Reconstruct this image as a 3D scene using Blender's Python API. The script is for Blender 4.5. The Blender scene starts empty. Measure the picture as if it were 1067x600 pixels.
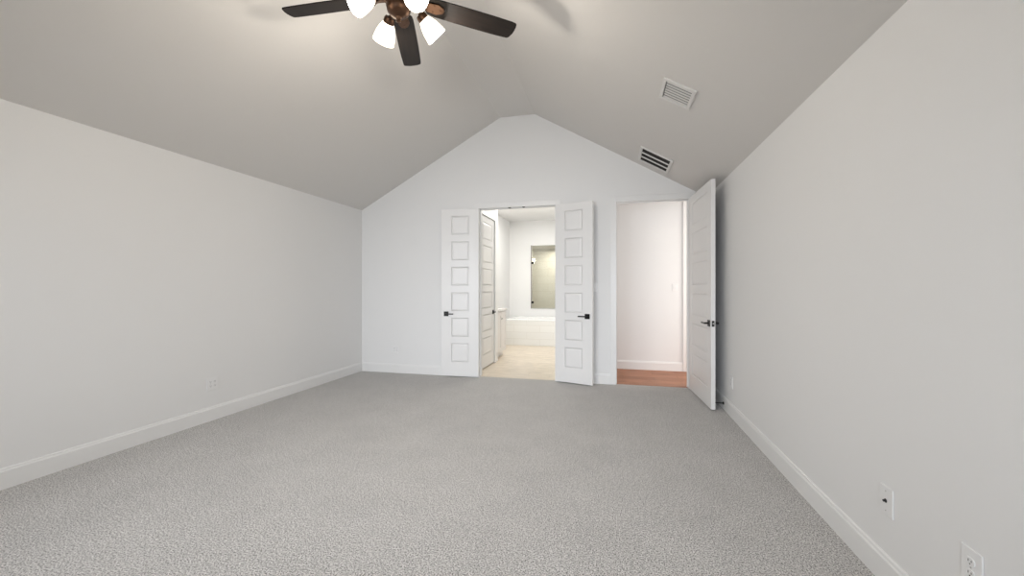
import bpy, bmesh, math, random
from mathutils import Vector, Matrix
random.seed(7)
S = bpy.context.scene
COL = S.collection
PI = math.pi

# ------------------------------------------------------------------ camera
EYE = 1.29
cam_d = bpy.data.cameras.new('camera')
cam_d.sensor_fit = 'HORIZONTAL'; cam_d.sensor_width = 36.0
cam_d.lens = 430.0 / 1067.0 * 36.0
cam_d.clip_start = 0.02
cam = bpy.data.objects.new('camera', cam_d); COL.objects.link(cam)
cam.location = (0, 0, EYE)
cam.rotation_euler = (PI / 2, 0, math.atan(105.5 / 430.0))
S.camera = cam

# ------------------------------------------------------------------ world, exposure, daylight
S.view_settings.view_transform = 'Standard'
S.view_settings.look = 'None'
S.view_settings.gamma = 1.0
S.view_settings.use_curve_mapping = False
S.view_settings.exposure = -0.11
W = bpy.data.worlds.new('daylight_sky'); S.world = W; W.use_nodes = True
wbg = W.node_tree.nodes['Background']
wbg.inputs[0].default_value = (0.80, 0.88, 1.0, 1); wbg.inputs[1].default_value = 1.0

def area(name, loc, rot, sx, sy, power, color, spread=PI):
    d = bpy.data.lights.new(name, 'AREA'); d.shape = 'RECTANGLE'; d.size = sx; d.size_y = sy
    d.energy = power; d.color = color; d.spread = spread
    o = bpy.data.objects.new(name, d); COL.objects.link(o); o.location = loc; o.rotation_euler = rot
    return o
def bulb(name, loc, power, color, r=0.03):
    d = bpy.data.lights.new(name, 'POINT'); d.energy = power; d.color = color; d.shadow_soft_size = r
    o = bpy.data.objects.new(name, d); COL.objects.link(o); o.location = loc
    return o

DAY = (0.93, 0.98, 1.05)
P_WIN = (14.8, 14.8, 14.8)
SPREAD = 80.0
DOWN = 13.0
WIN = [(-3.25, -2.25), (-1.83, -0.83), (-0.41, 0.59)]      # guessed, unseen rear windows added to supply daylight, x ranges
WZ = (0.75, 2.25)
YR = -0.92                                                   # rear wall face
for (a, b), pw in zip(WIN, P_WIN):
    area('window_daylight', ((a + b) / 2, YR + 0.16, sum(WZ) / 2), (PI / 2 - math.radians(DOWN), 0, 0), b - a - 0.1, WZ[1] - WZ[0] - 0.1, pw, DAY, math.radians(SPREAD))  # area lamp added inside each guessed window, standing in for daylight
P_BATH, P_SHOWER, P_HALL, P_BULB = 42.0, 11.0, 29.0, 19.5
E_SHADE = 3.2
# unseen area lamps added to brighten the bathroom, shower and hall
area('bathroom_light', (-1.55, 7.9, 2.90), (0, 0, 0), 1.0, 1.6, P_BATH, (1.0, 0.98, 0.93))
area('shower_light', (-1.4, 10.55, 2.30), (0, 0, 0), 0.5, 0.3, P_SHOWER, (1.0, 0.93, 0.80))
area('hall_light', (2.33, 6.3, 1.5), (PI / 2, 0, PI / 2), 0.8, 2.4, P_HALL, (1.0, 0.93, 0.86))  # upright panel added at the hall's end to light its walls evenly
WARM = (1.0, 0.92, 0.81)

# ------------------------------------------------------------------ materials
def nodes_of(m): return m.node_tree.nodes, m.node_tree.links
def mat(name, color, rough=0.5, metal=0.0, spec=0.5):
    m = bpy.data.materials.new(name); m.use_nodes = True
    p = m.node_tree.nodes['Principled BSDF']
    p.inputs['Base Color'].default_value = (*color, 1); p.inputs['Roughness'].default_value = rough
    p.inputs['Metallic'].default_value = metal; p.inputs['Specular IOR Level'].default_value = spec
    return m
def bump(m, scale, strength, dist=0.002, detail=3.0):
    n, l = nodes_of(m); p = n['Principled BSDF']
    tc = n.new('ShaderNodeTexCoord'); t = n.new('ShaderNodeTexNoise')
    t.inputs['Scale'].default_value = scale; t.inputs['Detail'].default_value = detail
    b = n.new('ShaderNodeBump'); b.inputs['Strength'].default_value = strength; b.inputs['Distance'].default_value = dist
    l.new(tc.outputs['Object'], t.inputs['Vector']); l.new(t.outputs['Fac'], b.inputs['Height']); l.new(b.outputs['Normal'], p.inputs['Normal'])
    return m
def ramp(n, stops):
    r = n.new('ShaderNodeValToRGB'); e = r.color_ramp.elements
    e[0].position, e[0].color = stops[0][0], (*stops[0][1], 1)
    e[1].position, e[1].color = stops[-1][0], (*stops[-1][1], 1)
    for q, c in stops[1:-1]:
        x = e.new(q); x.color = (*c, 1)
    return r

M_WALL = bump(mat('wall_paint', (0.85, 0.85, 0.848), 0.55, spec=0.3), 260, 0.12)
M_CEIL = bump(mat('ceiling_paint', (0.76, 0.74, 0.715), 0.7, spec=0.2), 180, 0.15)  # same paint as the walls, its weaker light put into a darker, warmer colour
M_TRIM = mat('trim_paint', (0.86, 0.86, 0.855), 0.35)
M_DOOR = mat('door_paint', (0.86, 0.855, 0.85), 0.35)
M_BLACK = mat('black_hardware', (0.012, 0.011, 0.010), 0.35, 0.4)
M_PLATE = mat('white_plastic', (0.87, 0.87, 0.87), 0.35)
M_SLOT = mat('dark_slot', (0.03, 0.03, 0.03), 0.6)
M_STEEL = mat('steel', (0.55, 0.55, 0.53), 0.3, 1.0)
M_DUCT_SHADE = mat('duct_dark', (0.015, 0.013, 0.012), 0.8)  # shade of the open duct, painted as a flat dark colour
M_GRILLE = mat('grille_white', (0.78, 0.77, 0.75), 0.4)
M_BRONZE = bump(mat('oil_rubbed_bronze', (0.12, 0.065, 0.04), 0.36, 0.75), 60, 0.1)
M_COUNTER = mat('counter_stone', (0.72, 0.70, 0.68), 0.2)
M_CAB = mat('cabinet_paint', (0.80, 0.77, 0.75), 0.4)
M_TUB = mat('tub_enamel', (0.90, 0.90, 0.90), 0.15)

def carpet():
    m = mat('cut_pile_carpet', (0.5, 0.49, 0.47), 0.95, spec=0.05); n, l = nodes_of(m); p = n['Principled BSDF']
    p.inputs['Sheen Weight'].default_value = 0.15
    tc = n.new('ShaderNodeTexCoord')
    a = n.new('ShaderNodeTexNoise'); a.inputs['Scale'].default_value = 140; a.inputs['Detail'].default_value = 3; a.inputs['Roughness'].default_value = 0.7
    c = n.new('ShaderNodeTexNoise'); c.inputs['Scale'].default_value = 2.6; c.inputs['Detail'].default_value = 9; c.inputs['Roughness'].default_value = 0.75
    l.new(tc.outputs['Object'], a.inputs['Vector']); l.new(tc.outputs['Object'], c.inputs['Vector'])
    r1 = ramp(n, [(0.38, (0.12, 0.115, 0.11)), (0.48, (0.50, 0.485, 0.47)), (0.60, (0.82, 0.80, 0.775))])
    r2 = ramp(n, [(0.32, (0.86, 0.86, 0.86)), (0.68, (1.0, 1.0, 1.0))])
    l.new(a.outputs['Fac'], r1.inputs['Fac']); l.new(c.outputs['Fac'], r2.inputs['Fac'])
    d = n.new('ShaderNodeTexNoise'); d.inputs['Scale'].default_value = 42; d.inputs['Detail'].default_value = 2; l.new(tc.outputs['Object'], d.inputs['Vector'])
    r3 = ramp(n, [(0.35, (0.84, 0.84, 0.84)), (0.65, (1.0, 1.0, 1.0))]); l.new(d.outputs['Fac'], r3.inputs['Fac'])
    def mul(A, B):
        x = n.new('ShaderNodeMix'); x.data_type = 'RGBA'; x.blend_type = 'MULTIPLY'; x.inputs['Factor'].default_value = 1
        l.new(A, x.inputs['A']); l.new(B, x.inputs['B']); return x.outputs['Result']
    l.new(mul(mul(r1.outputs['Color'], r2.outputs['Color']), r3.outputs['Color']), p.inputs['Base Color'])
    b = n.new('ShaderNodeBump'); b.inputs['Strength'].default_value = 0.25; b.inputs['Distance'].default_value = 0.003
    l.new(a.outputs['Fac'], b.inputs['Height']); l.new(b.outputs['Normal'], p.inputs['Normal'])
    return m
M_CARPET = carpet()

def planks(name, c1, c2, c3, length, width, gap, rot=0.0, rough=0.4, grain=True):
    m = mat(name, c1, rough); n, l = nodes_of(m); p = n['Principled BSDF']
    tc = n.new('ShaderNodeTexCoord'); mp = n.new('ShaderNodeMapping'); mp.inputs['Rotation'].default_value = (0, 0, rot)
    l.new(tc.outputs['Object'], mp.inputs['Vector'])
    br = n.new('ShaderNodeTexBrick'); br.inputs['Scale'].default_value = 1
    br.inputs['Brick Width'].default_value = length; br.inputs['Row Height'].default_value = width; br.inputs['Mortar Size'].default_value = gap
    br.inputs['Color1'].default_value = (*c1, 1); br.inputs['Color2'].default_value = (*c2, 1); br.inputs['Mortar'].default_value = (*c3, 1)
    br.offset = 0.37
    l.new(mp.outputs['Vector'], br.inputs['Vector'])
    if grain:
        mp2 = n.new('ShaderNodeMapping'); mp2.inputs['Scale'].default_value = (3, 22, 22); l.new(mp.outputs['Vector'], mp2.inputs['Vector'])
        g = n.new('ShaderNodeTexNoise'); g.inputs['Scale'].default_value = 1.6; g.inputs['Detail'].default_value = 6
        l.new(mp2.outputs['Vector'], g.inputs['Vector'])
        r = ramp(n, [(0.3, (0.72, 0.70, 0.68)), (0.7, (1.12, 1.1, 1.1))]); l.new(g.outputs['Fac'], r.inputs['Fac'])
        mx = n.new('ShaderNodeMix'); mx.data_type = 'RGBA'; mx.blend_type = 'MULTIPLY'; mx.inputs['Factor'].default_value = 1
        l.new(br.outputs['Color'], mx.inputs['A']); l.new(r.outputs['Color'], mx.inputs['B']); l.new(mx.outputs['Result'], p.inputs['Base Color'])
    else:
        l.new(br.outputs['Color'], p.inputs['Base Color'])
    return m
M_WOOD = planks('hall_wood_planks', (0.34, 0.152, 0.088), (0.46, 0.225, 0.135), (0.2, 0.095, 0.06), 0.9, 0.19, 0.002, 0, 0.55)
M_BTILE = planks('bathroom_floor_tile', (0.74, 0.66, 0.54), (0.80, 0.72, 0.60), (0.62, 0.54, 0.44), 0.9, 0.2, 0.004, 0, 0.3)
def walltile(name, c1, c2, c3, w, h):
    m = mat(name, c1, 0.25); n, l = nodes_of(m); p = n['Principled BSDF']
    tc = n.new('ShaderNodeTexCoord'); sp = n.new('ShaderNodeSeparateXYZ'); cb = n.new('ShaderNodeCombineXYZ'); ad = n.new('ShaderNodeMath')
    l.new(tc.outputs['Object'], sp.inputs[0]); l.new(sp.outputs['X'], ad.inputs[0]); l.new(sp.outputs['Y'], ad.inputs[1])
    l.new(ad.outputs[0], cb.inputs['X']); l.new(sp.outputs['Z'], cb.inputs['Y'])
    br = n.new('ShaderNodeTexBrick'); br.inputs['Scale'].default_value = 1
    br.inputs['Brick Width'].default_value = w; br.inputs['Row Height'].default_value = h; br.inputs['Mortar Size'].default_value = 0.003
    br.inputs['Color1'].default_value = (*c1, 1); br.inputs['Color2'].default_value = (*c2, 1); br.inputs['Mortar'].default_value = (*c3, 1)
    l.new(cb.outputs[0], br.inputs['Vector']); l.new(br.outputs['Color'], p.inputs['Base Color'])
    return m
M_STILE = walltile('shower_tile', (0.76, 0.74, 0.68), (0.79, 0.77, 0.71), (0.66, 0.62, 0.54), 0.6, 0.2)
M_ATILE = walltile('tub_apron_tile', (0.80, 0.80, 0.78), (0.84, 0.84, 0.82), (0.70, 0.69, 0.66), 0.6, 0.15)

def blade_wood():
    m = mat('espresso_blade', (0.02, 0.014, 0.011), 0.5, spec=0.3); n, l = nodes_of(m); p = n['Principled BSDF']
    tc = n.new('ShaderNodeTexCoord'); mp = n.new('ShaderNodeMapping'); mp.inputs['Scale'].default_value = (2, 40, 40)
    t = n.new('ShaderNodeTexNoise'); t.inputs['Scale'].default_value = 2; t.inputs['Detail'].default_value = 5
    r = ramp(n, [(0.3, (0.006, 0.0045, 0.004)), (0.7, (0.018, 0.0125, 0.010))])
    l.new(tc.outputs['Object'], mp.inputs[0]); l.new(mp.outputs[0], t.inputs['Vector']); l.new(t.outputs['Fac'], r.inputs[0]); l.new(r.outputs[0], p.inputs['Base Color'])
    return m
M_BLADE = blade_wood()
def emit(name, color, s, base=(0.9, 0.88, 0.84)):
    m = mat(name, base, 0.3); p = m.node_tree.nodes['Principled BSDF']
    p.inputs['Emission Color'].default_value = (*color, 1); p.inputs['Emission Strength'].default_value = s
    return m
M_SHADE = emit('lit_frosted_glass', (1.0, 0.86, 0.68), E_SHADE)
M_LAMP = emit('lit_diffuser', (1.0, 0.95, 0.86), 4.0)
def glass(name, tint, rough=0.0):
    m = bpy.data.materials.new(name); m.use_nodes = True; n, l = nodes_of(m)
    for x in list(n): n.remove(x)
    o = n.new('ShaderNodeOutputMaterial'); t = n.new('ShaderNodeBsdfTransparent'); t.inputs[0].default_value = (*tint, 1)
    g = n.new('ShaderNodeBsdfGlossy'); g.inputs['Roughness'].default_value = rough
    fr = n.new('ShaderNodeFresnel'); fr.inputs['IOR'].default_value = 1.5; mx = n.new('ShaderNodeMixShader')
    l.new(fr.outputs[0], mx.inputs[0]); l.new(t.outputs[0], mx.inputs[1]); l.new(g.outputs[0], mx.inputs[2]); l.new(mx.outputs[0], o.inputs[0])
    return m
M_GLASS = glass('clear_glass', (0.95, 0.96, 0.94))

# ------------------------------------------------------------------ mesh helpers
def bx(bm, x0, x1, y0, y1, z0, z1, M=None):
    vs = [bm.verts.new((x, y, z)) for x in (x0, x1) for y in (y0, y1) for z in (z0, z1)]
    for q in ((0, 1, 3, 2), (4, 6, 7, 5), (0, 4, 5, 1), (2, 3, 7, 6), (0, 2, 6, 4), (1, 5, 7, 3)):
        bm.faces.new([vs[i] for i in q])
    if M is not None:
        for v in vs: v.co = M @ v.co
    return vs
def prism(bm, pts, d0, d1, axis='y', M=None):
    """outline pts extruded between d0 and d1 along axis ('y': pts are x,z; 'x': y,z; 'z': x,y)"""
    def P(p, d):
        return {'y': (p[0], d, p[1]), 'x': (d, p[0], p[1]), 'z': (p[0], p[1], d)}[axis]
    a = [bm.verts.new(P(p, d0)) for p in pts]; b = [bm.verts.new(P(p, d1)) for p in pts]
    bm.faces.new(a); bm.faces.new(b[::-1])
    k = len(pts)
    for i in range(k): bm.faces.new((a[i], b[i], b[(i + 1) % k], a[(i + 1) % k]))
    if M is not None:
        for v in a + b: v.co = M @ v.co
def lathe(bm, prof, seg=32, M=None, cap=True):
    rings = []
    for r, z in prof:
        rings.append([bm.verts.new((r * math.cos(2 * PI * i / seg), r * math.sin(2 * PI * i / seg), z)) for i in range(seg)])
    for A, B in zip(rings, rings[1:]):
        for i in range(seg): bm.faces.new((A[i], A[(i + 1) % seg], B[(i + 1) % seg], B[i]))
    if cap:
        bm.faces.new(rings[0][::-1]); bm.faces.new(rings[-1])
    if M is not None:
        for R in rings:
            for v in R: v.co = M @ v.co
def tube(bm, pts, r, seg=12):
    pts = [Vector(p) for p in pts]; rings = []
    for i, p in enumerate(pts):
        t = (pts[min(i + 1, len(pts) - 1)] - pts[max(i - 1, 0)]).normalized()
        u = t.orthogonal() if i == 0 else (u - t * u.dot(t))
        u = u.normalized(); w = t.cross(u)
        rr = r[i] if isinstance(r, (list, tuple)) else r
        rings.append([bm.verts.new(p + u * rr * math.cos(2 * PI * k / seg) + w * rr * math.sin(2 * PI * k / seg)) for k in range(seg)])
    for A, B in zip(rings, rings[1:]):
        for k in range(seg): bm.faces.new((A[k], A[(k + 1) % seg], B[(k + 1) % seg], B[k]))
    bm.faces.new(rings[0][::-1]); bm.faces.new(rings[-1])
def obj(name, bm, m, parent=None, smooth=False, bevel=0.0, loc=None):
    bmesh.ops.recalc_face_normals(bm, faces=bm.faces)
    me = bpy.data.meshes.new(name); bm.to_mesh(me); bm.free()
    me.materials.append(m)
    if smooth:
        for f in me.polygons: f.use_smooth = True
        me.set_sharp_from_angle(angle=math.radians(40))
    o = bpy.data.objects.new(name, me); COL.objects.link(o)
    if parent is not None: o.parent = parent
    if loc is not None: o.location = loc
    if bevel:
        b = o.modifiers.new('bevel', 'BEVEL'); b.width = bevel; b.segments = 2; b.limit_method = 'ANGLE'; b.angle_limit = math.radians(40)
    return o
def tag(o, label, cat, group=None, kind=None):
    o['label'] = label; o['category'] = cat
    if group: o['group'] = group
    if kind: o['kind'] = kind
    return o
def thing(name, label, cat, loc=(0, 0, 0), rot=(0, 0, 0), group=None, kind=None):
    o = bpy.data.objects.new(name, None); COL.objects.link(o); o.empty_display_size = 0.1
    o.location = loc; o.rotation_euler = rot
    return tag(o, label, cat, group, kind)
def struct(name, bm, m, label, cat, bevel=0.0, parent=None):
    o = obj(name, bm, m, parent, bevel=bevel)
    return tag(o, label, cat, kind='structure')
def new(): return bmesh.new()

# ------------------------------------------------------------------ room measures (metres)
XL, XR, YB = -3.805, 1.154, 5.69
HL, HR, HT = 2.50, 2.45, 3.725
RL, RR = -1.573, -1.065                       # edges of the flat ridge strip
SL, SR = (HT - HL) / (RL - XL), (HT - HR) / (XR - RR)
TW = 0.13                                      # wall thickness
YB2 = YB + TW
D1 = (-1.89, -0.775)                           # double doorway
D2 = (0.036, 0.944)                            # hall doorway
DH = 2.44
def zc(x):
    return HL + (x - XL) * SL if x < RL else (HT if x < RR else HR + (XR - x) * SR)

# ------------------------------------------------------------------ shell
bm = new(); bx(bm, XL - 0.15, XR + 0.15, YR - 0.15, YB + 0.045, -0.12, 0)
struct('floor', bm, M_CARPET, 'pale grey speckled cut pile carpet covering the bedroom floor', 'carpet')

bm = new(); bx(bm, XL - 0.15, XL, YR - 0.15, YB2, 0, HL + 0.03)
struct('wall_left', bm, M_WALL, 'long bare off white wall opposite the open hall door', 'wall')
bm = new(); bx(bm, XR, XR + 0.15, YR - 0.15, YB2, 0, HR + 0.03)
struct('wall_right', bm, M_WALL, 'bare off white wall behind the open single door', 'wall')
e = 0.02
bm = new()
prism(bm, [(XL, 0), (XL, HL + e), (RL, HT + e), (RR, HT + e), (XR, HR + e), (XR, 0), (D2[1], 0), (D2[1], DH), (D2[0], DH), (D2[0], 0),
           (D1[1], 0), (D1[1], DH), (D1[0], DH), (D1[0], 0)], YB, YB2, 'y')
struct('wall_back', bm, M_WALL, 'off white gable wall with the double doorway and the hall doorway', 'wall')
bm = new()
bx(bm, XL, XR, YR - 0.15, YR, 0, WZ[0])
prism(bm, [(XL, WZ[1]), (XL, HL + e), (RL, HT + e), (RR, HT + e), (XR, HR + e), (XR, WZ[1])], YR - 0.15, YR, 'y')
xs = [XL] + [v for w in WIN for v in w] + [XR]
for i in range(0, len(xs), 2): bx(bm, xs[i], xs[i + 1], YR - 0.15, YR, WZ[0], WZ[1])
struct('wall_rear', bm, M_WALL, 'off white gable wall with three windows facing the doors', 'wall')
t = 0.12
bm = new()
prism(bm, [(XL - 0.15, zc(XL) - 0.15 * SL), (RL, HT), (RR, HT), (XR + 0.15, HR - 0.15 * SR), (XR + 0.15, HR - 0.15 * SR + t), (RR, HT + t), (RL, HT + t), (XL - 0.15, zc(XL) - 0.15 * SL + t)],
      YR - 0.15, YB2, 'y')
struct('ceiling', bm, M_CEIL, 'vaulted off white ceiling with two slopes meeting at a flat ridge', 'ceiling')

for i, (a, b) in enumerate(WIN):
    w = thing('window_%d' % (i + 1), ['white framed rear window nearest the long bare wall', 'white framed rear window between the two others', 'white framed rear window nearest the open hall door wall'][i], 'window', ((a + b) / 2, YR - 0.1, WZ[0]), kind='structure')
    hw, hh = (b - a) / 2, WZ[1] - WZ[0]
    bm = new()
    bx(bm, -hw, -hw + 0.05, -0.04, 0.04, 0, hh); bx(bm, hw - 0.05, hw, -0.04, 0.04, 0, hh)
    bx(bm, -hw + 0.05, hw - 0.05, -0.04, 0.04, 0, 0.05); bx(bm, -hw + 0.05, hw - 0.05, -0.04, 0.04, hh - 0.05, hh)
    bx(bm, -hw + 0.05, hw - 0.05, -0.03, 0.03, hh / 2 - 0.02, hh / 2 + 0.02)
    obj('window_frame', bm, M_TRIM, w)
    bm = new(); bx(bm, -hw + 0.05, hw - 0.05, -0.004, 0.004, 0.05, hh / 2 - 0.02); bx(bm, -hw + 0.05, hw - 0.05, -0.004, 0.004, hh / 2 + 0.02, hh - 0.05)
    obj('pane', bm, M_GLASS, w)

# baseboards: 13.5 cm with an eased top
BH, BT = 0.135, 0.015
PROF = [(0, 0), (BT, 0), (BT, BH - 0.022), (BT - 0.004, BH - 0.014), (BT - 0.005, BH - 0.004), (BT - 0.009, BH), (0, BH)]
bm = new(); prism(bm, [(XL + p, z) for p, z in PROF], YR, YB, 'y')
struct('baseboard_left', bm, M_TRIM, 'white baseboard along the long bare wall', 'baseboard')
bm = new(); prism(bm, [(XR - p, z) for p, z in PROF], YR, YB, 'y')
struct('baseboard_right', bm, M_TRIM, 'white baseboard along the wall behind the single door', 'baseboard')
CW = 0.07
for k, (a, b, lb) in enumerate([(XL + BT, D1[0] - CW, 'white baseboard running from the far corner to the double doorway'),
                            (D1[1] + CW, D2[0] - CW, 'short white baseboard between the two doorways'),
                            (D2[1] + CW, XR - BT, 'very short white baseboard behind the hinges of the single door')]):
    bm = new(); prism(bm, [(YB - p, z) for p, z in PROF], a, b, 'x')
    struct('baseboard_back' if k == 0 else 'baseboard_back.%03d' % k, bm, M_TRIM, lb, 'baseboard')
bm = new(); prism(bm, [(YR + p, z) for p, z in PROF], XL + BT, XR - BT, 'x')
struct('baseboard_rear', bm, M_TRIM, 'white baseboard under the three rear windows', 'baseboard')

# door casings (both faces) with jamb lining
def casing(n, a, b, label):
    bm = new()
    for y0, y1 in ((YB - 0.014, YB), (YB2, YB2 + 0.014)):
        bx(bm, a - CW, a + 0.004, y0, y1, 0, DH + CW); bx(bm, b - 0.004, b + CW, y0, y1, 0, DH + CW); bx(bm, a + 0.004, b - 0.004, y0, y1, DH - 0.004, DH + CW)
    bx(bm, a, a + 0.012, YB + 0.055, YB + 0.095, 0, DH); bx(bm, b - 0.012, b, YB + 0.055, YB + 0.095, 0, DH)      # stops
    bx(bm, a + 0.012, b - 0.012, YB + 0.055, YB + 0.095, DH - 0.012, DH)
    o = obj('trim_%d' % n, bm, M_TRIM, bevel=0.003)
    return tag(o, label, 'door casing', kind='structure')
casing(1, D1[0], D1[1], 'white casing around the double doorway to the bathroom')
c2 = casing(2, D2[0], D2[1], 'white casing around the single doorway to the hall')
bm = new(); bx(bm, D2[0], D2[0] + 0.003, YB + 0.008, YB + 0.05, 0.885, 0.945)
obj('strike_plate', bm, M_BLACK, c2)['label'] = 'small black strike plate on the jamb'
for x, lb in ((-1.438, 'small dark ball catch under the double door head, nearer the left leaf'), (-1.232, 'small dark ball catch under the double door head, nearer the right leaf')):
    bm = new(); bx(bm, -0.02, 0.02, -0.014, 0.014, -0.005, 0); lathe(bm, [(0.009, -0.005), (0.008, -0.011), (0.004, -0.014)], 12)
    o = obj('ball_catch', bm, M_BLACK, loc=(x, YB + 0.025, DH)); tag(o, lb, 'door catch', 'ball catches')

# ------------------------------------------------------------------ doors
LEAF_T = 0.042
def lever_bm(side, direction):
    """lever on the face at y = side*T/2-ish, pointing along x direction (+1/-1); local origin on the face"""
    bm = new()
    tube(bm, [(0, 0.010 * side, 0), (0, 0.048 * side, 0)], 0.010)
    bx(bm, min(-0.009 * direction, 0.115 * direction), max(-0.009 * direction, 0.115 * direction), min(0.042 * side, 0.054 * side), max(0.042 * side, 0.054 * side), -0.008, 0.008)
    return bm
def door_leaf(n, label, hinge, ang, w, hand, both=True, zb=0.014, H=2.42, hz=0.915, latch=False):
    """leaf from hinge along local +x, thickness y in 0..T; hand +1/-1 says on which side of the hinge line the slab lies"""
    root = thing('door_%d' % n, label, 'door', (hinge[0], hinge[1], zb), (0, 0, ang), kind='structure')
    T = LEAF_T; rec = 0.005
    y0, y1 = (0, T) if hand > 0 else (-T, 0)
    st = 0.26 * w if w < 0.7 else 0.125
    bm = new()
    bx(bm, 0, w, y0 + rec, y1 - rec, 0, H)
    top, bot, gap, np_ = 0.097, 0.20, 0.095, 6
    ph = (H - top - bot - gap * (np_ - 1)) / np_
    for fa, fb, s in ((y0, y0 + rec, -1), (y1 - rec, y1, 1)):
        bx(bm, 0, st, fa, fb, 0, H); bx(bm, w - st, w, fa, fb, 0, H)
        z = 0.0
        for k in range(np_ + 1):
            hgt = bot if k == 0 else (top if k == np_ else gap)
            bx(bm, st, w - st, fa, fb, z, z + hgt)
            if k < np_:
                p0, p1 = z + hgt, z + hgt + ph
                yo = fa if s < 0 else fb; yi = fb if s < 0 else fa        # outer and inner level
                # sloped moulding against the frame, then a raised field
                m1, m2, m3 = 0.006, 0.013, 0.033
                def rect(m, y): return [bm.verts.new((x, y, zz)) for x, zz in ((st + m, p0 + m), (w - st - m, p0 + m), (w - st - m, p1 - m), (st + m, p1 - m))]
                rings = [rect(0, yo), rect(m1, yi), rect(m2, yi), rect(m3, yi + (yo - yi) * 0.9)]
                for A, B in zip(rings, rings[1:]):
                    for i in range(4): bm.faces.new((A[i], A[(i + 1) % 4], B[(i + 1) % 4], B[i]))
                bm.faces.new(rings[-1])
            z += hgt + ph
    obj('leaf', bm, M_DOOR, root)
    hx = w - 0.07
    for s in ((-1, 1) if both else (both or -1,)):
        yf = y0 if s < 0 else y1
        h = obj('lever_handle', lever_bm(s, -1), M_BLACK, root, bevel=0.002, loc=(hx, yf, hz - zb)); h['label'] = 'black lever handle'
        bm = new(); bx(bm, -0.034, 0.034, min(0, 0.010 * s), max(0, 0.010 * s), -0.034, 0.034)
        obj('rosette', bm, M_BLACK, h, bevel=0.002)
    if latch:
        bm = new(); bx(bm, w, w + 0.002, (y0 + y1) / 2 - 0.013, (y0 + y1) / 2 + 0.013, hz - zb - 0.03, hz - zb + 0.03)
        lp = obj('latch_plate', bm, M_BLACK, root); lp['label'] = 'black latch plate on the door edge'
        bm = new(); bx(bm, w + 0.002, w + 0.009, (y0 + y1) / 2 - 0.007, (y0 + y1) / 2 + 0.007, hz - zb - 0.009, hz - zb + 0.009)
        obj('latch_bolt', bm, M_STEEL, lp)
    return root
R = math.radians
# left leaf of the double door, folded back against the wall
door_leaf(1, 'white six panel door leaf folded back left of the bathroom opening', (D1[0] + 0.002, YB - 0.028), R(180 + 7), 0.545, -1)
door_leaf(2, 'white six panel door leaf folded back right of the bathroom opening', (D1[1] - 0.002, YB - 0.028), R(-18.5), 0.54, 1)
door_leaf(3, 'wide white single door standing open against the wall, hall visible beside it', (D2[1] - 0.004, YB - 0.065), R(-86.4), 0.92, 1, latch=True)

# ------------------------------------------------------------------ bathroom
XBL, XBR, YT, YBB, HB = -2.49, -0.62, 9.07, 9.90, 2.93
bm = new(); bx(bm, XBL - 0.12, XBR + 0.06, YB + 0.045, YBB + 0.1, -0.12, 0)
bx(bm, XBL - 0.12, XBR + 0.06, YBB + 0.1, 11.2, -0.12, 0)
struct('floor_bathroom', bm, M_BTILE, 'cream plank tile floor of the bathroom beyond the double doorway', 'floor')
bm = new(); bx(bm, XBL - 0.12, XBL, YB2, YBB + 0.12, 0, HB + 0.1)
struct('wall_bathroom_left', bm, M_WALL, 'white bathroom wall at the head of the bathtub', 'wall')
bm = new(); bx(bm, XBR, XBR + 0.12, YB2, YBB + 0.12, 0, HB + 0.1)
struct('wall_bathroom_right', bm, M_WALL, 'white wall dividing the bathroom from the hall', 'wall')
GX0, GX1, GZ0, GZ1 = -1.936, -0.95, 0.80, 2.32
bm = new()
bx(bm, XBL, XBR, YBB, YBB + 0.12, 0, GZ0); bx(bm, XBL, XBR, YBB, YBB + 0.12, GZ1, HB + 0.1)
bx(bm, XBL, GX0, YBB, YBB + 0.12, GZ0, GZ1); bx(bm, GX1, XBR, YBB, YBB + 0.12, GZ0, GZ1)
struct('wall_bathroom_back', bm, M_WALL, 'white wall behind the bathtub with a glazed opening to the shower', 'wall')
bm = new(); bx(bm, XBL - 0.12, XBR + 0.12, YB2, YBB + 0.12, HB, HB + 0.1)
struct('ceiling_bathroom', bm, M_WALL, 'white flat ceiling over the bathroom', 'ceiling')
# closet bump-out with its own door
XC = -1.99
bm = new()
prism(bm, [(YB2, 0), (6.09, 0), (6.09, 2.45), (6.86, 2.45), (6.86, 0), (7.05, 0), (7.05, HB), (YB2, HB)], XC - 0.12, XC, 'x')
bx(bm, XBL, XC - 0.12, 6.93, 7.05, 0, HB)
struct('wall_closet', bm, M_WALL, 'white closet wall just inside the bathroom doorway', 'wall')
bm = new()
for y0, y1, z0, z1 in ((6.03, 6.092, 0, 2.51), (6.858, 6.925, 0, 2.51), (6.092, 6.858, 2.448, 2.51)): bx(bm, XC, XC + 0.014, y0, y1, z0, z1)
struct('trim_3', bm, M_TRIM, 'white casing around the closet door inside the bathroom', 'door casing')
door_leaf(4, 'white panelled closet door seen edge on through the bathroom doorway', (XC - 0.012, 6.094), R(90), 0.762, 1, H=2.43, hz=0.88)

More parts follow.
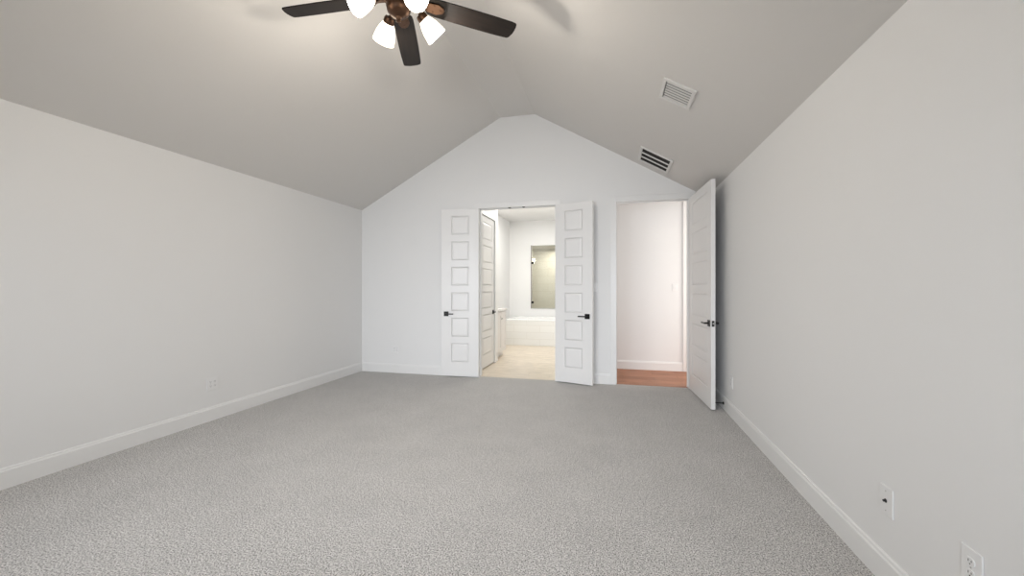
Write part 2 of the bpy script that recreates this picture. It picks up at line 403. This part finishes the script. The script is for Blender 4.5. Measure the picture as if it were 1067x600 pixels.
# vanity
v = thing('bathroom_vanity', 'white bathroom vanity with stone top past the closet door', 'vanity', (XBL + 0.004, 7.08, 0))
bm = new(); bx(bm, 0, 0.455, 0, 0.655, 0.1, 0.86); bx(bm, 0, 0.40, 0, 0.655, 0, 0.1)
obj('cabinet_body', bm, M_CAB, v)
bm = new(); bx(bm, 0, 0.492, -0.02, 0.665, 0.86, 0.90); bx(bm, 0, 0.02, -0.02, 0.665, 0.90, 1.0)
obj('countertop', bm, M_COUNTER, v, bevel=0.004)['label'] = 'pale stone countertop'
for k in range(2):
    bm = new(); y0 = 0.015 + k * 0.315
    bx(bm, 0.455, 0.465, y0, y0 + 0.31, 0.13, 0.84)
    for a in ((y0, y0 + 0.06, 0.13, 0.84), (y0 + 0.25, y0 + 0.31, 0.13, 0.84), (y0 + 0.06, y0 + 0.25, 0.13, 0.19), (y0 + 0.06, y0 + 0.25, 0.78, 0.84)):
        bx(bm, 0.465, 0.471, *a)
    d = obj('door', bm, M_CAB, v)
    yh = y0 + (0.28 if k == 0 else 0.03)
    bm = new(); tube(bm, [(0.47, yh, 0.72), (0.482, yh, 0.72)], 0.006); lathe(bm, [(0.012, 0), (0.014, 0.006), (0.008, 0.01)], 14, Matrix.Translation((0.478, yh, 0.72)) @ Matrix.Rotation(PI / 2, 4, 'Y'))
    obj('knob', bm, M_STEEL, d)
# sconce over the vanity (its glow is what the shower glass mirrors)
sc = thing('wall_sconce', 'small lit wall sconce above the bathroom vanity', 'wall lamp', (XBL, 7.35, 2.0))
bm = new(); lathe(bm, [(0.055, 0), (0.055, 0.012), (0.045, 0.02)], 24, Matrix.Rotation(PI / 2, 4, 'Y')); tube(bm, [(0.015, 0, 0), (0.07, 0, 0), (0.11, 0, 0.02), (0.12, 0, 0.05)], 0.008)
obj('bracket', bm, M_BLACK, sc, smooth=True)
bm = new(); lathe(bm, [(0.03, 0.05), (0.05, 0.09), (0.058, 0.14), (0.06, 0.18), (0.05, 0.185)], 24, Matrix.Translation((0.12, 0, 0)))
obj('lamp_shade', bm, emit('lit_sconce', (1, 0.9, 0.72), 30.0), sc, smooth=True)

# bathtub in a tiled deck
tb = thing('bathtub', 'white drop in bathtub in a pale tiled deck under the shower glass', 'bathtub', (XBL + 0.004, YT - 0.004, 0))
Wd, Dd, Hd = XBR - XBL - 0.008, YBB - YT, 0.55
bm = new()
bx(bm, 0, Wd, 0, 0.1, 0, Hd); bx(bm, 0, Wd, Dd - 0.06, Dd, 0, Hd); bx(bm, 0, 0.14, 0.1, Dd - 0.06, 0, Hd); bx(bm, Wd - 0.14, Wd, 0.1, Dd - 0.06, 0, Hd)
dk = obj('tiled_deck', bm, M_ATILE, tb, bevel=0.003)
def rrect(cx, cy, hx, hy, r, z, n=6):
    pts = []
    for qx, qy, a0 in ((1, 1, 0), (-1, 1, PI / 2), (-1, -1, PI), (1, -1, 3 * PI / 2)):
        for i in range(n + 1):
            a = a0 + i * PI / 2 / n; pts.append((cx + qx * (hx - r) + r * math.cos(a), cy + qy * (hy - r) + r * math.sin(a), z))
    return pts
bm = new(); rings = []
for hx, hy, r, z in ((0.83, 0.385, 0.08, Hd + 0.002), (0.835, 0.39, 0.09, Hd + 0.025), (0.82, 0.375, 0.09, Hd + 0.04), (0.76, 0.315, 0.12, Hd + 0.04), (0.74, 0.29, 0.13, Hd + 0.02), (0.68, 0.25, 0.15, 0.2), (0.60, 0.20, 0.15, 0.12)):
    rings.append([bm.verts.new(p) for p in rrect(Wd / 2, Dd / 2 + 0.01, hx, hy, r, z)])
for A, B in zip(rings, rings[1:]):
    for i in range(len(A)): bm.faces.new((A[i], A[(i + 1) % len(A)], B[(i + 1) % len(A)], B[i]))
bm.faces.new(rings[-1])
obj('tub_shell', bm, M_TUB, tb, smooth=True)

# shower beyond the glass
bm = new(); bx(bm, -2.6, -0.3, 11.0, 11.12, 0, 2.45); bx(bm, -2.6, -2.48, YBB + 0.12, 11.0, 0, 2.45); bx(bm, -0.42, -0.3, YBB + 0.12, 11.0, 0, 2.45)
struct('wall_shower', bm, M_STILE, 'pale greenish beige tiled shower walls behind the glass', 'wall')
bm = new(); bx(bm, -2.6, -0.3, YBB + 0.12, 11.12, 2.345, 2.45)
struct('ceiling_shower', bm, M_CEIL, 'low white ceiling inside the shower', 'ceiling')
g = thing('shower_glass', 'clear glass panel with dark clamps in the opening above the bathtub', 'glass panel', (GX0, YBB - 0.022, GZ0))
bm = new(); bx(bm, 0.004, GX1 - GX0 + 0.02, 0, 0.01, -0.005, GZ1 - GZ0 + 0.005)
obj('pane', bm, M_GLASS, g)
for z in (0.14, 1.10):
    bm = new(); bx(bm, -0.004, 0.055, -0.012, 0.016, z - 0.028, z + 0.028)
    obj('clamp', bm, M_BLACK, g, bevel=0.003)['label'] = 'dark square glass clamp'
bm = new(); bx(bm, -0.012, 0.006, -0.004, 0.018, -0.008, GZ1 - GZ0 + 0.008)
obj('edge_channel', bm, mat('channel_metal', (0.22, 0.20, 0.18), 0.4, 0.6), g)  # dark strip standing in for the opening's jamb in shade

# ------------------------------------------------------------------ hall
XH0, XH1, YH, HH = XBR + 0.12, 2.4, 6.83, 3.02
bm = new(); bx(bm, XBR + 0.06, XH1, YB + 0.03, YH + 0.1, -0.12, 0.0005)
# carpet ends under the door line
struct('floor_hall', bm, M_WOOD, 'reddish brown wood plank floor of the hall beyond the single doorway', 'floor')
bm = new(); bx(bm, XH0, XH1, YH, YH + 0.12, 0, HH)
struct('wall_hall', bm, M_WALL, 'bright off white hall wall seen through the single doorway', 'wall')
bm = new(); bx(bm, XH1, XH1 + 0.12, YB2, YH + 0.12, 0, HH)
struct('wall_hall_end', bm, M_WALL, 'off white end wall of the hall behind the bedroom wall', 'wall')
bm = new(); bx(bm, XR + 0.15, XH1, YB, YB2, 0, HH)
struct('wall_hall_front', bm, M_WALL, 'off white hall wall on the bedroom side past the doorway', 'wall')
bm = new(); bx(bm, XBR + 0.12, XH1 + 0.12, YB2, YH + 0.12, HH, HH + 0.1)
struct('ceiling_hall', bm, M_CEIL, 'off white flat ceiling over the hall', 'ceiling')
bm = new(); prism(bm, [(YH - p, z) for p, z in PROF], XH0, 1.045, 'x')
struct('baseboard_hall', bm, M_TRIM, 'white baseboard at the foot of the hall wall', 'baseboard')
bm = new(); bx(bm, 1.045, 1.135, YH - 0.022, YH, 0, HH)
struct('trim_4', bm, M_TRIM, 'tall bright white casing on the hall wall beside the open door', 'door casing', bevel=0.003)

# ------------------------------------------------------------------ outlets and switches
def plate(name, label, cat, loc, rotz, w, h, kind, group=None):
    """wall plate lying in local xz, facing local -y"""
    r = thing(name, label, cat, loc, (0, 0, rotz), group)
    bm = new()
    prism(bm, [(-w / 2, -h / 2), (w / 2, -h / 2), (w / 2, h / 2), (-w / 2, h / 2)], -0.006, 0, 'y')
    obj('cover_plate', bm, M_PLATE, r, bevel=0.003)
    gangs = 2 if w > 0.1 else 1
    for gi in range(gangs):
        cx = 0 if gangs == 1 else (-0.023 + 0.046 * gi)
        if kind == 'duplex':
            for s in (-1, 1):
                bm = new()
                prism(bm, [(cx + 0.0165 * math.cos(a) , s * 0.0195 + max(-0.0125, min(0.0125, 0.0165 * math.sin(a)))) for a in [i * 2 * PI / 24 for i in range(24)]], -0.009, -0.005, 'y')
                f = obj('receptacle', bm, M_PLATE, r)
                bm = new()
                for sx, hh in ((-0.006, 0.004), (0.006, 0.0032)): bx(bm, cx + sx - 0.0011, cx + sx + 0.0011, -0.0095, -0.0088, s * 0.0195 - hh + 0.003, s * 0.0195 + hh + 0.003)
                lathe(bm, [(0.0024, 0.0088), (0.0024, 0.0095)], 10, Matrix.Translation((cx, 0, s * 0.0195 - 0.007)) @ Matrix.Rotation(PI / 2, 4, 'X'))
                obj('slot', bm, M_SLOT, f)
            bm = new(); lathe(bm, [(0.003, 0.0055), (0.003, 0.0068)], 10, Matrix.Rotation(PI / 2, 4, 'X') @ Matrix.Translation((cx, 0, 0)))
            obj('screw', bm, M_STEEL, r)
        elif kind == 'coax':
            bm = new(); lathe(bm, [(0.0085, 0.005), (0.0085, 0.008), (0.005, 0.008), (0.005, 0.016)], 14, Matrix.Rotation(PI / 2, 4, 'X') @ Matrix.Translation((0, 0, 0)))
            obj('cable_jack', bm, M_SLOT, r)['label'] = 'dark round cable jack'
            for s in (-1, 1):
                bm = new(); lathe(bm, [(0.003, 0.0055), (0.003, 0.0068)], 10, Matrix.Translation((0, 0, s * 0.042)) @ Matrix.Rotation(PI / 2, 4, 'X'))
                obj('screw', bm, M_STEEL, r)
        elif kind == 'rocker':
            bm = new(); prism(bm, [(-0.0055, -0.033), (-0.0095, 0.0), (-0.0075, 0.033), (-0.004, 0.033), (-0.004, -0.033)], cx - 0.0165, cx + 0.0165, 'x')
            obj('rocker', bm, M_PLATE, r)
    return r
plate('power_outlet', 'white two gang outlet plate low on the long bare wall', 'outlet', (XL, 3.217, 0.357), PI / 2, 0.116, 0.122, 'duplex', 'wall outlets')
plate('power_outlet', 'white two gang outlet plate low on the gable wall near the corner', 'outlet', (-3.22, YB, 0.36), 0, 0.112, 0.116, 'duplex', 'wall outlets')
plate('power_outlet', 'white outlet plate just in front of the open single door', 'outlet', (XR, 4.545, 0.345), -PI / 2, 0.09, 0.125, 'duplex', 'wall outlets')
plate('cable_outlet', 'white wall plate with one dark cable jack on the right wall', 'outlet', (XR, 2.125, 0.368), -PI / 2, 0.09, 0.125, 'coax')
plate('power_outlet', 'white duplex outlet plate nearest the camera on the right wall', 'outlet', (XR, 1.686, 0.366), -PI / 2, 0.085, 0.125, 'duplex', 'wall outlets')
plate('light_switch', 'white light switch plate half hidden behind the right double door leaf', 'switch', (-0.245, YB, 1.297), 0, 0.08, 0.122, 'rocker', 'light switches')
plate('light_switch', 'white light switch plate on the hall wall seen through the doorway', 'switch', (0.93, YH, 1.30), 0, 0.075, 0.12, 'rocker', 'light switches')

# door stop on the baseboard behind the single door
ds = thing('door_stop', 'black rod door stop on the baseboard behind the open door', 'door stop', (XR - BT, 4.79, 0.068))
bm = new(); lathe(bm, [(0.016, 0), (0.016, 0.004), (0.011, 0.010), (0.006, 0.012)], 18, Matrix.Rotation(-PI / 2, 4, 'Y')); tube(bm, [(-0.01, 0, 0), (-0.082, 0, 0)], 0.0055)
obj('rod', bm, M_BLACK, ds, smooth=True)
bm = new(); lathe(bm, [(0.009, 0.080), (0.010, 0.084), (0.010, 0.094), (0.008, 0.097)], 16, Matrix.Rotation(-PI / 2, 4, 'Y'))
obj('rubber_tip', bm, M_SLOT, ds, smooth=True)

# ------------------------------------------------------------------ ceiling grilles on the right slope
aS = math.atan(SR)
def slope_frame(x, y):
    # local x down the slope, local y along the room, local z into the room
    ux = Vector((math.cos(aS), 0, -math.sin(aS))); uz = Vector((-math.sin(aS), 0, -math.cos(aS))); uy = uz.cross(ux)
    m = Matrix((ux, uy, uz)).transposed().to_4x4(); m.translation = Vector((x, y, zc(x)))
    return m
def grille(name, label, x, y, lu, lv, border, kind):
    r = thing(name, label, 'air vent'); r.matrix_world = slope_frame(x, y)
    a, b = lu / 2, lv / 2; ia, ib = a - border, b - border; th = 0.014
    bm = new()
    bx(bm, -a, a, -b, -ib, 0, th); bx(bm, -a, a, ib, b, 0, th); bx(bm, -a, -ia, -ib, ib, 0, th); bx(bm, ia, a, -ib, ib, 0, th)
    obj('frame', bm, M_GRILLE, r, bevel=0.004)
    bm = new(); bx(bm, -ia, ia, -ib, ib, 0.0003, 0.0012)
    obj('backing', bm, M_DUCT_SHADE if kind == 'slots' else mat('grille_inside', (0.30, 0.295, 0.29), 0.6), r)  # flat dark sheet painted as the shaded recess behind the bars
    if kind == 'slots':
        for k in (-1, 1):
            bm = new(); c = k * (2 * ib) / 6 * 1.0; hw = 0.016
            prism(bm, [(c - hw, 0.006), (c + hw, 0.006), (c + hw * 0.8, 0.013), (c - hw * 0.8, 0.013)], -ia, ia, 'x')
            obj('bar', bm, M_GRILLE, r)
    else:
        n = 7
        for k in range(n):
            c = -ib + (k + 0.5) * 2 * ib / n; bm = new(); d = 2 * ib / n
            bx(bm, -ia + 0.007, ia, c - d * 0.3, c + d * 0.3, 0.004, 0.006)
            obj('louver', bm, M_GRILLE, r)
    return r
grille('air_register', 'white ceiling register with three black slots near the gable wall', 0.4875, 5.235, 0.41, 0.51, 0.032, 'slots')
grille('return_grille', 'pale louvred ceiling grille on the slope, farther from the gable wall', 0.493, 3.485, 0.27, 0.33, 0.028, 'louvers')

# ------------------------------------------------------------------ ceiling fan
FX, FY, ZB = -1.33, 2.385, 3.144
fan = thing('ceiling_fan', 'dark bronze five blade ceiling fan with four lit white shades under the ridge', 'ceiling fan', (FX, FY, HT))
def z_(z): return z - HT
bm = new(); lathe(bm, [(0.065, 0), (0.068, -0.02), (0.055, -0.055), (0.03, -0.08), (0.018, -0.085)], 32)
obj('canopy', bm, M_BRONZE, fan, smooth=True)
bm = new(); lathe(bm, [(0.0135, -0.08), (0.0135, z_(3.33))], 16); lathe(bm, [(0.02, z_(3.36)), (0.03, z_(3.34)), (0.034, z_(3.315)), (0.03, z_(3.31))], 24)
obj('downrod', bm, M_BRONZE, fan, smooth=True)
bm = new(); lathe(bm, [(0.03, z_(3.32)), (0.09, z_(3.305)), (0.135, z_(3.27)), (0.145, z_(3.23)), (0.14, z_(3.185)), (0.115, z_(3.165)), (0.10, z_(3.16)), (0.10, z_(3.13)), (0.06, z_(3.125))], 40)
obj('motor_housing', bm, M_BRONZE, fan, smooth=True)
bm = new(); lathe(bm, [(0.06, z_(3.13)), (0.075, z_(3.12)), (0.078, z_(3.085)), (0.07, z_(3.05)), (0.045, z_(3.025)), (0.02, z_(3.015)), (0.012, z_(3.0)), (0.016, z_(2.992)), (0.008, z_(2.98))], 32)
obj('light_kit', bm, M_BRONZE, fan, smooth=True)
R_TIP = 0.815
for k in range(5):
    a = R(111.2 + 72 * k)
    Mb = Matrix.Rotation(a, 4, 'Z') @ Matrix.Translation((0, 0, z_(ZB))) @ Matrix.Rotation(R(-12), 4, 'X')
    # outline: slim root, widest towards the outer third, clipped rounded tip
    half = [(0.185, 0.050), (0.20, 0.062), (0.24, 0.069), (0.36, 0.072), (0.52, 0.074), (0.66, 0.074), (0.765, 0.071), (0.79, 0.068), (0.80, 0.058)]
    tip = [(0.812, 0.02), (R_TIP, -0.01), (0.813, -0.04)]
    low = [(0.808, -0.060), (0.800, -0.068), (0.77, -0.072), (0.66, -0.074), (0.52, -0.074), (0.36, -0.072), (0.24, -0.069), (0.20, -0.062), (0.185, -0.050)]
    bm = new(); prism(bm, half + tip + low, -0.004, 0.004, 'z')
    bl = obj('blade', bm, M_BLADE, fan, bevel=0.002); bl.matrix_local = Mb
    bm = new()
    prism(bm, [(0.095, 0.018), (0.15, 0.014), (0.19, 0.034), (0.25, 0.04), (0.29, 0.022), (0.30, 0), (0.29, -0.022), (0.25, -0.04), (0.19, -0.034), (0.15, -0.014), (0.095, -0.018)], -0.012, -0.004, 'z')
    for sx, sy in ((0.225, 0.024), (0.225, -0.024), (0.27, 0)): lathe(bm, [(0.006, -0.012), (0.005, -0.015)], 10, Matrix.Translation((sx, sy, 0)))
    obj('blade_iron', bm, M_BRONZE, bl, bevel=0.002)
TILT = R(50)
for k in range(4):
    a = R(51 + 90 * k); Ma = Matrix.Rotation(a, 4, 'Z')
    p = lambda r, z: Ma @ Vector((r, 0, z_(z)))
    bm = new(); tube(bm, [p(0.06, 3.085), p(0.10, 3.11), p(0.135, 3.105), p(0.155, 3.085)], 0.009)
    ax = Matrix.Translation(p(0.153, 3.088)) @ Ma @ Matrix.Rotation(-TILT, 4, 'Y') @ Matrix.Rotation(PI, 4, 'X')   # local +z points down and outwards
    lathe(bm, [(0.012, -0.012), (0.03, -0.008), (0.036, 0.006), (0.036, 0.03), (0.032, 0.032)], 24, ax)
    arm = obj('lamp_arm', bm, M_BRONZE, fan, smooth=True)
    bm = new()
    outer = [(0.030, 0.02), (0.040, 0.035), (0.052, 0.06), (0.062, 0.09), (0.069, 0.125), (0.073, 0.155)]
    lathe(bm, outer + [(r - 0.004, z) for r, z in outer[::-1]], 32, ax, cap=False)
    obj('lamp_shade', bm, M_SHADE, arm, smooth=True)['label'] = 'lit white frosted glass shade'
    bm = new(); lathe(bm, [(0.012, 0.03), (0.014, 0.05), (0.026, 0.075), (0.028, 0.095), (0.018, 0.115), (0.005, 0.12)], 20, ax)
    obj('light_bulb', bm, M_LAMP, arm, smooth=True)
    c = Matrix.Translation((FX, FY, HT)) @ ax @ Vector((0, 0, 0.165))
    bulb('fan_bulb', c, P_BULB, WARM, 0.05)
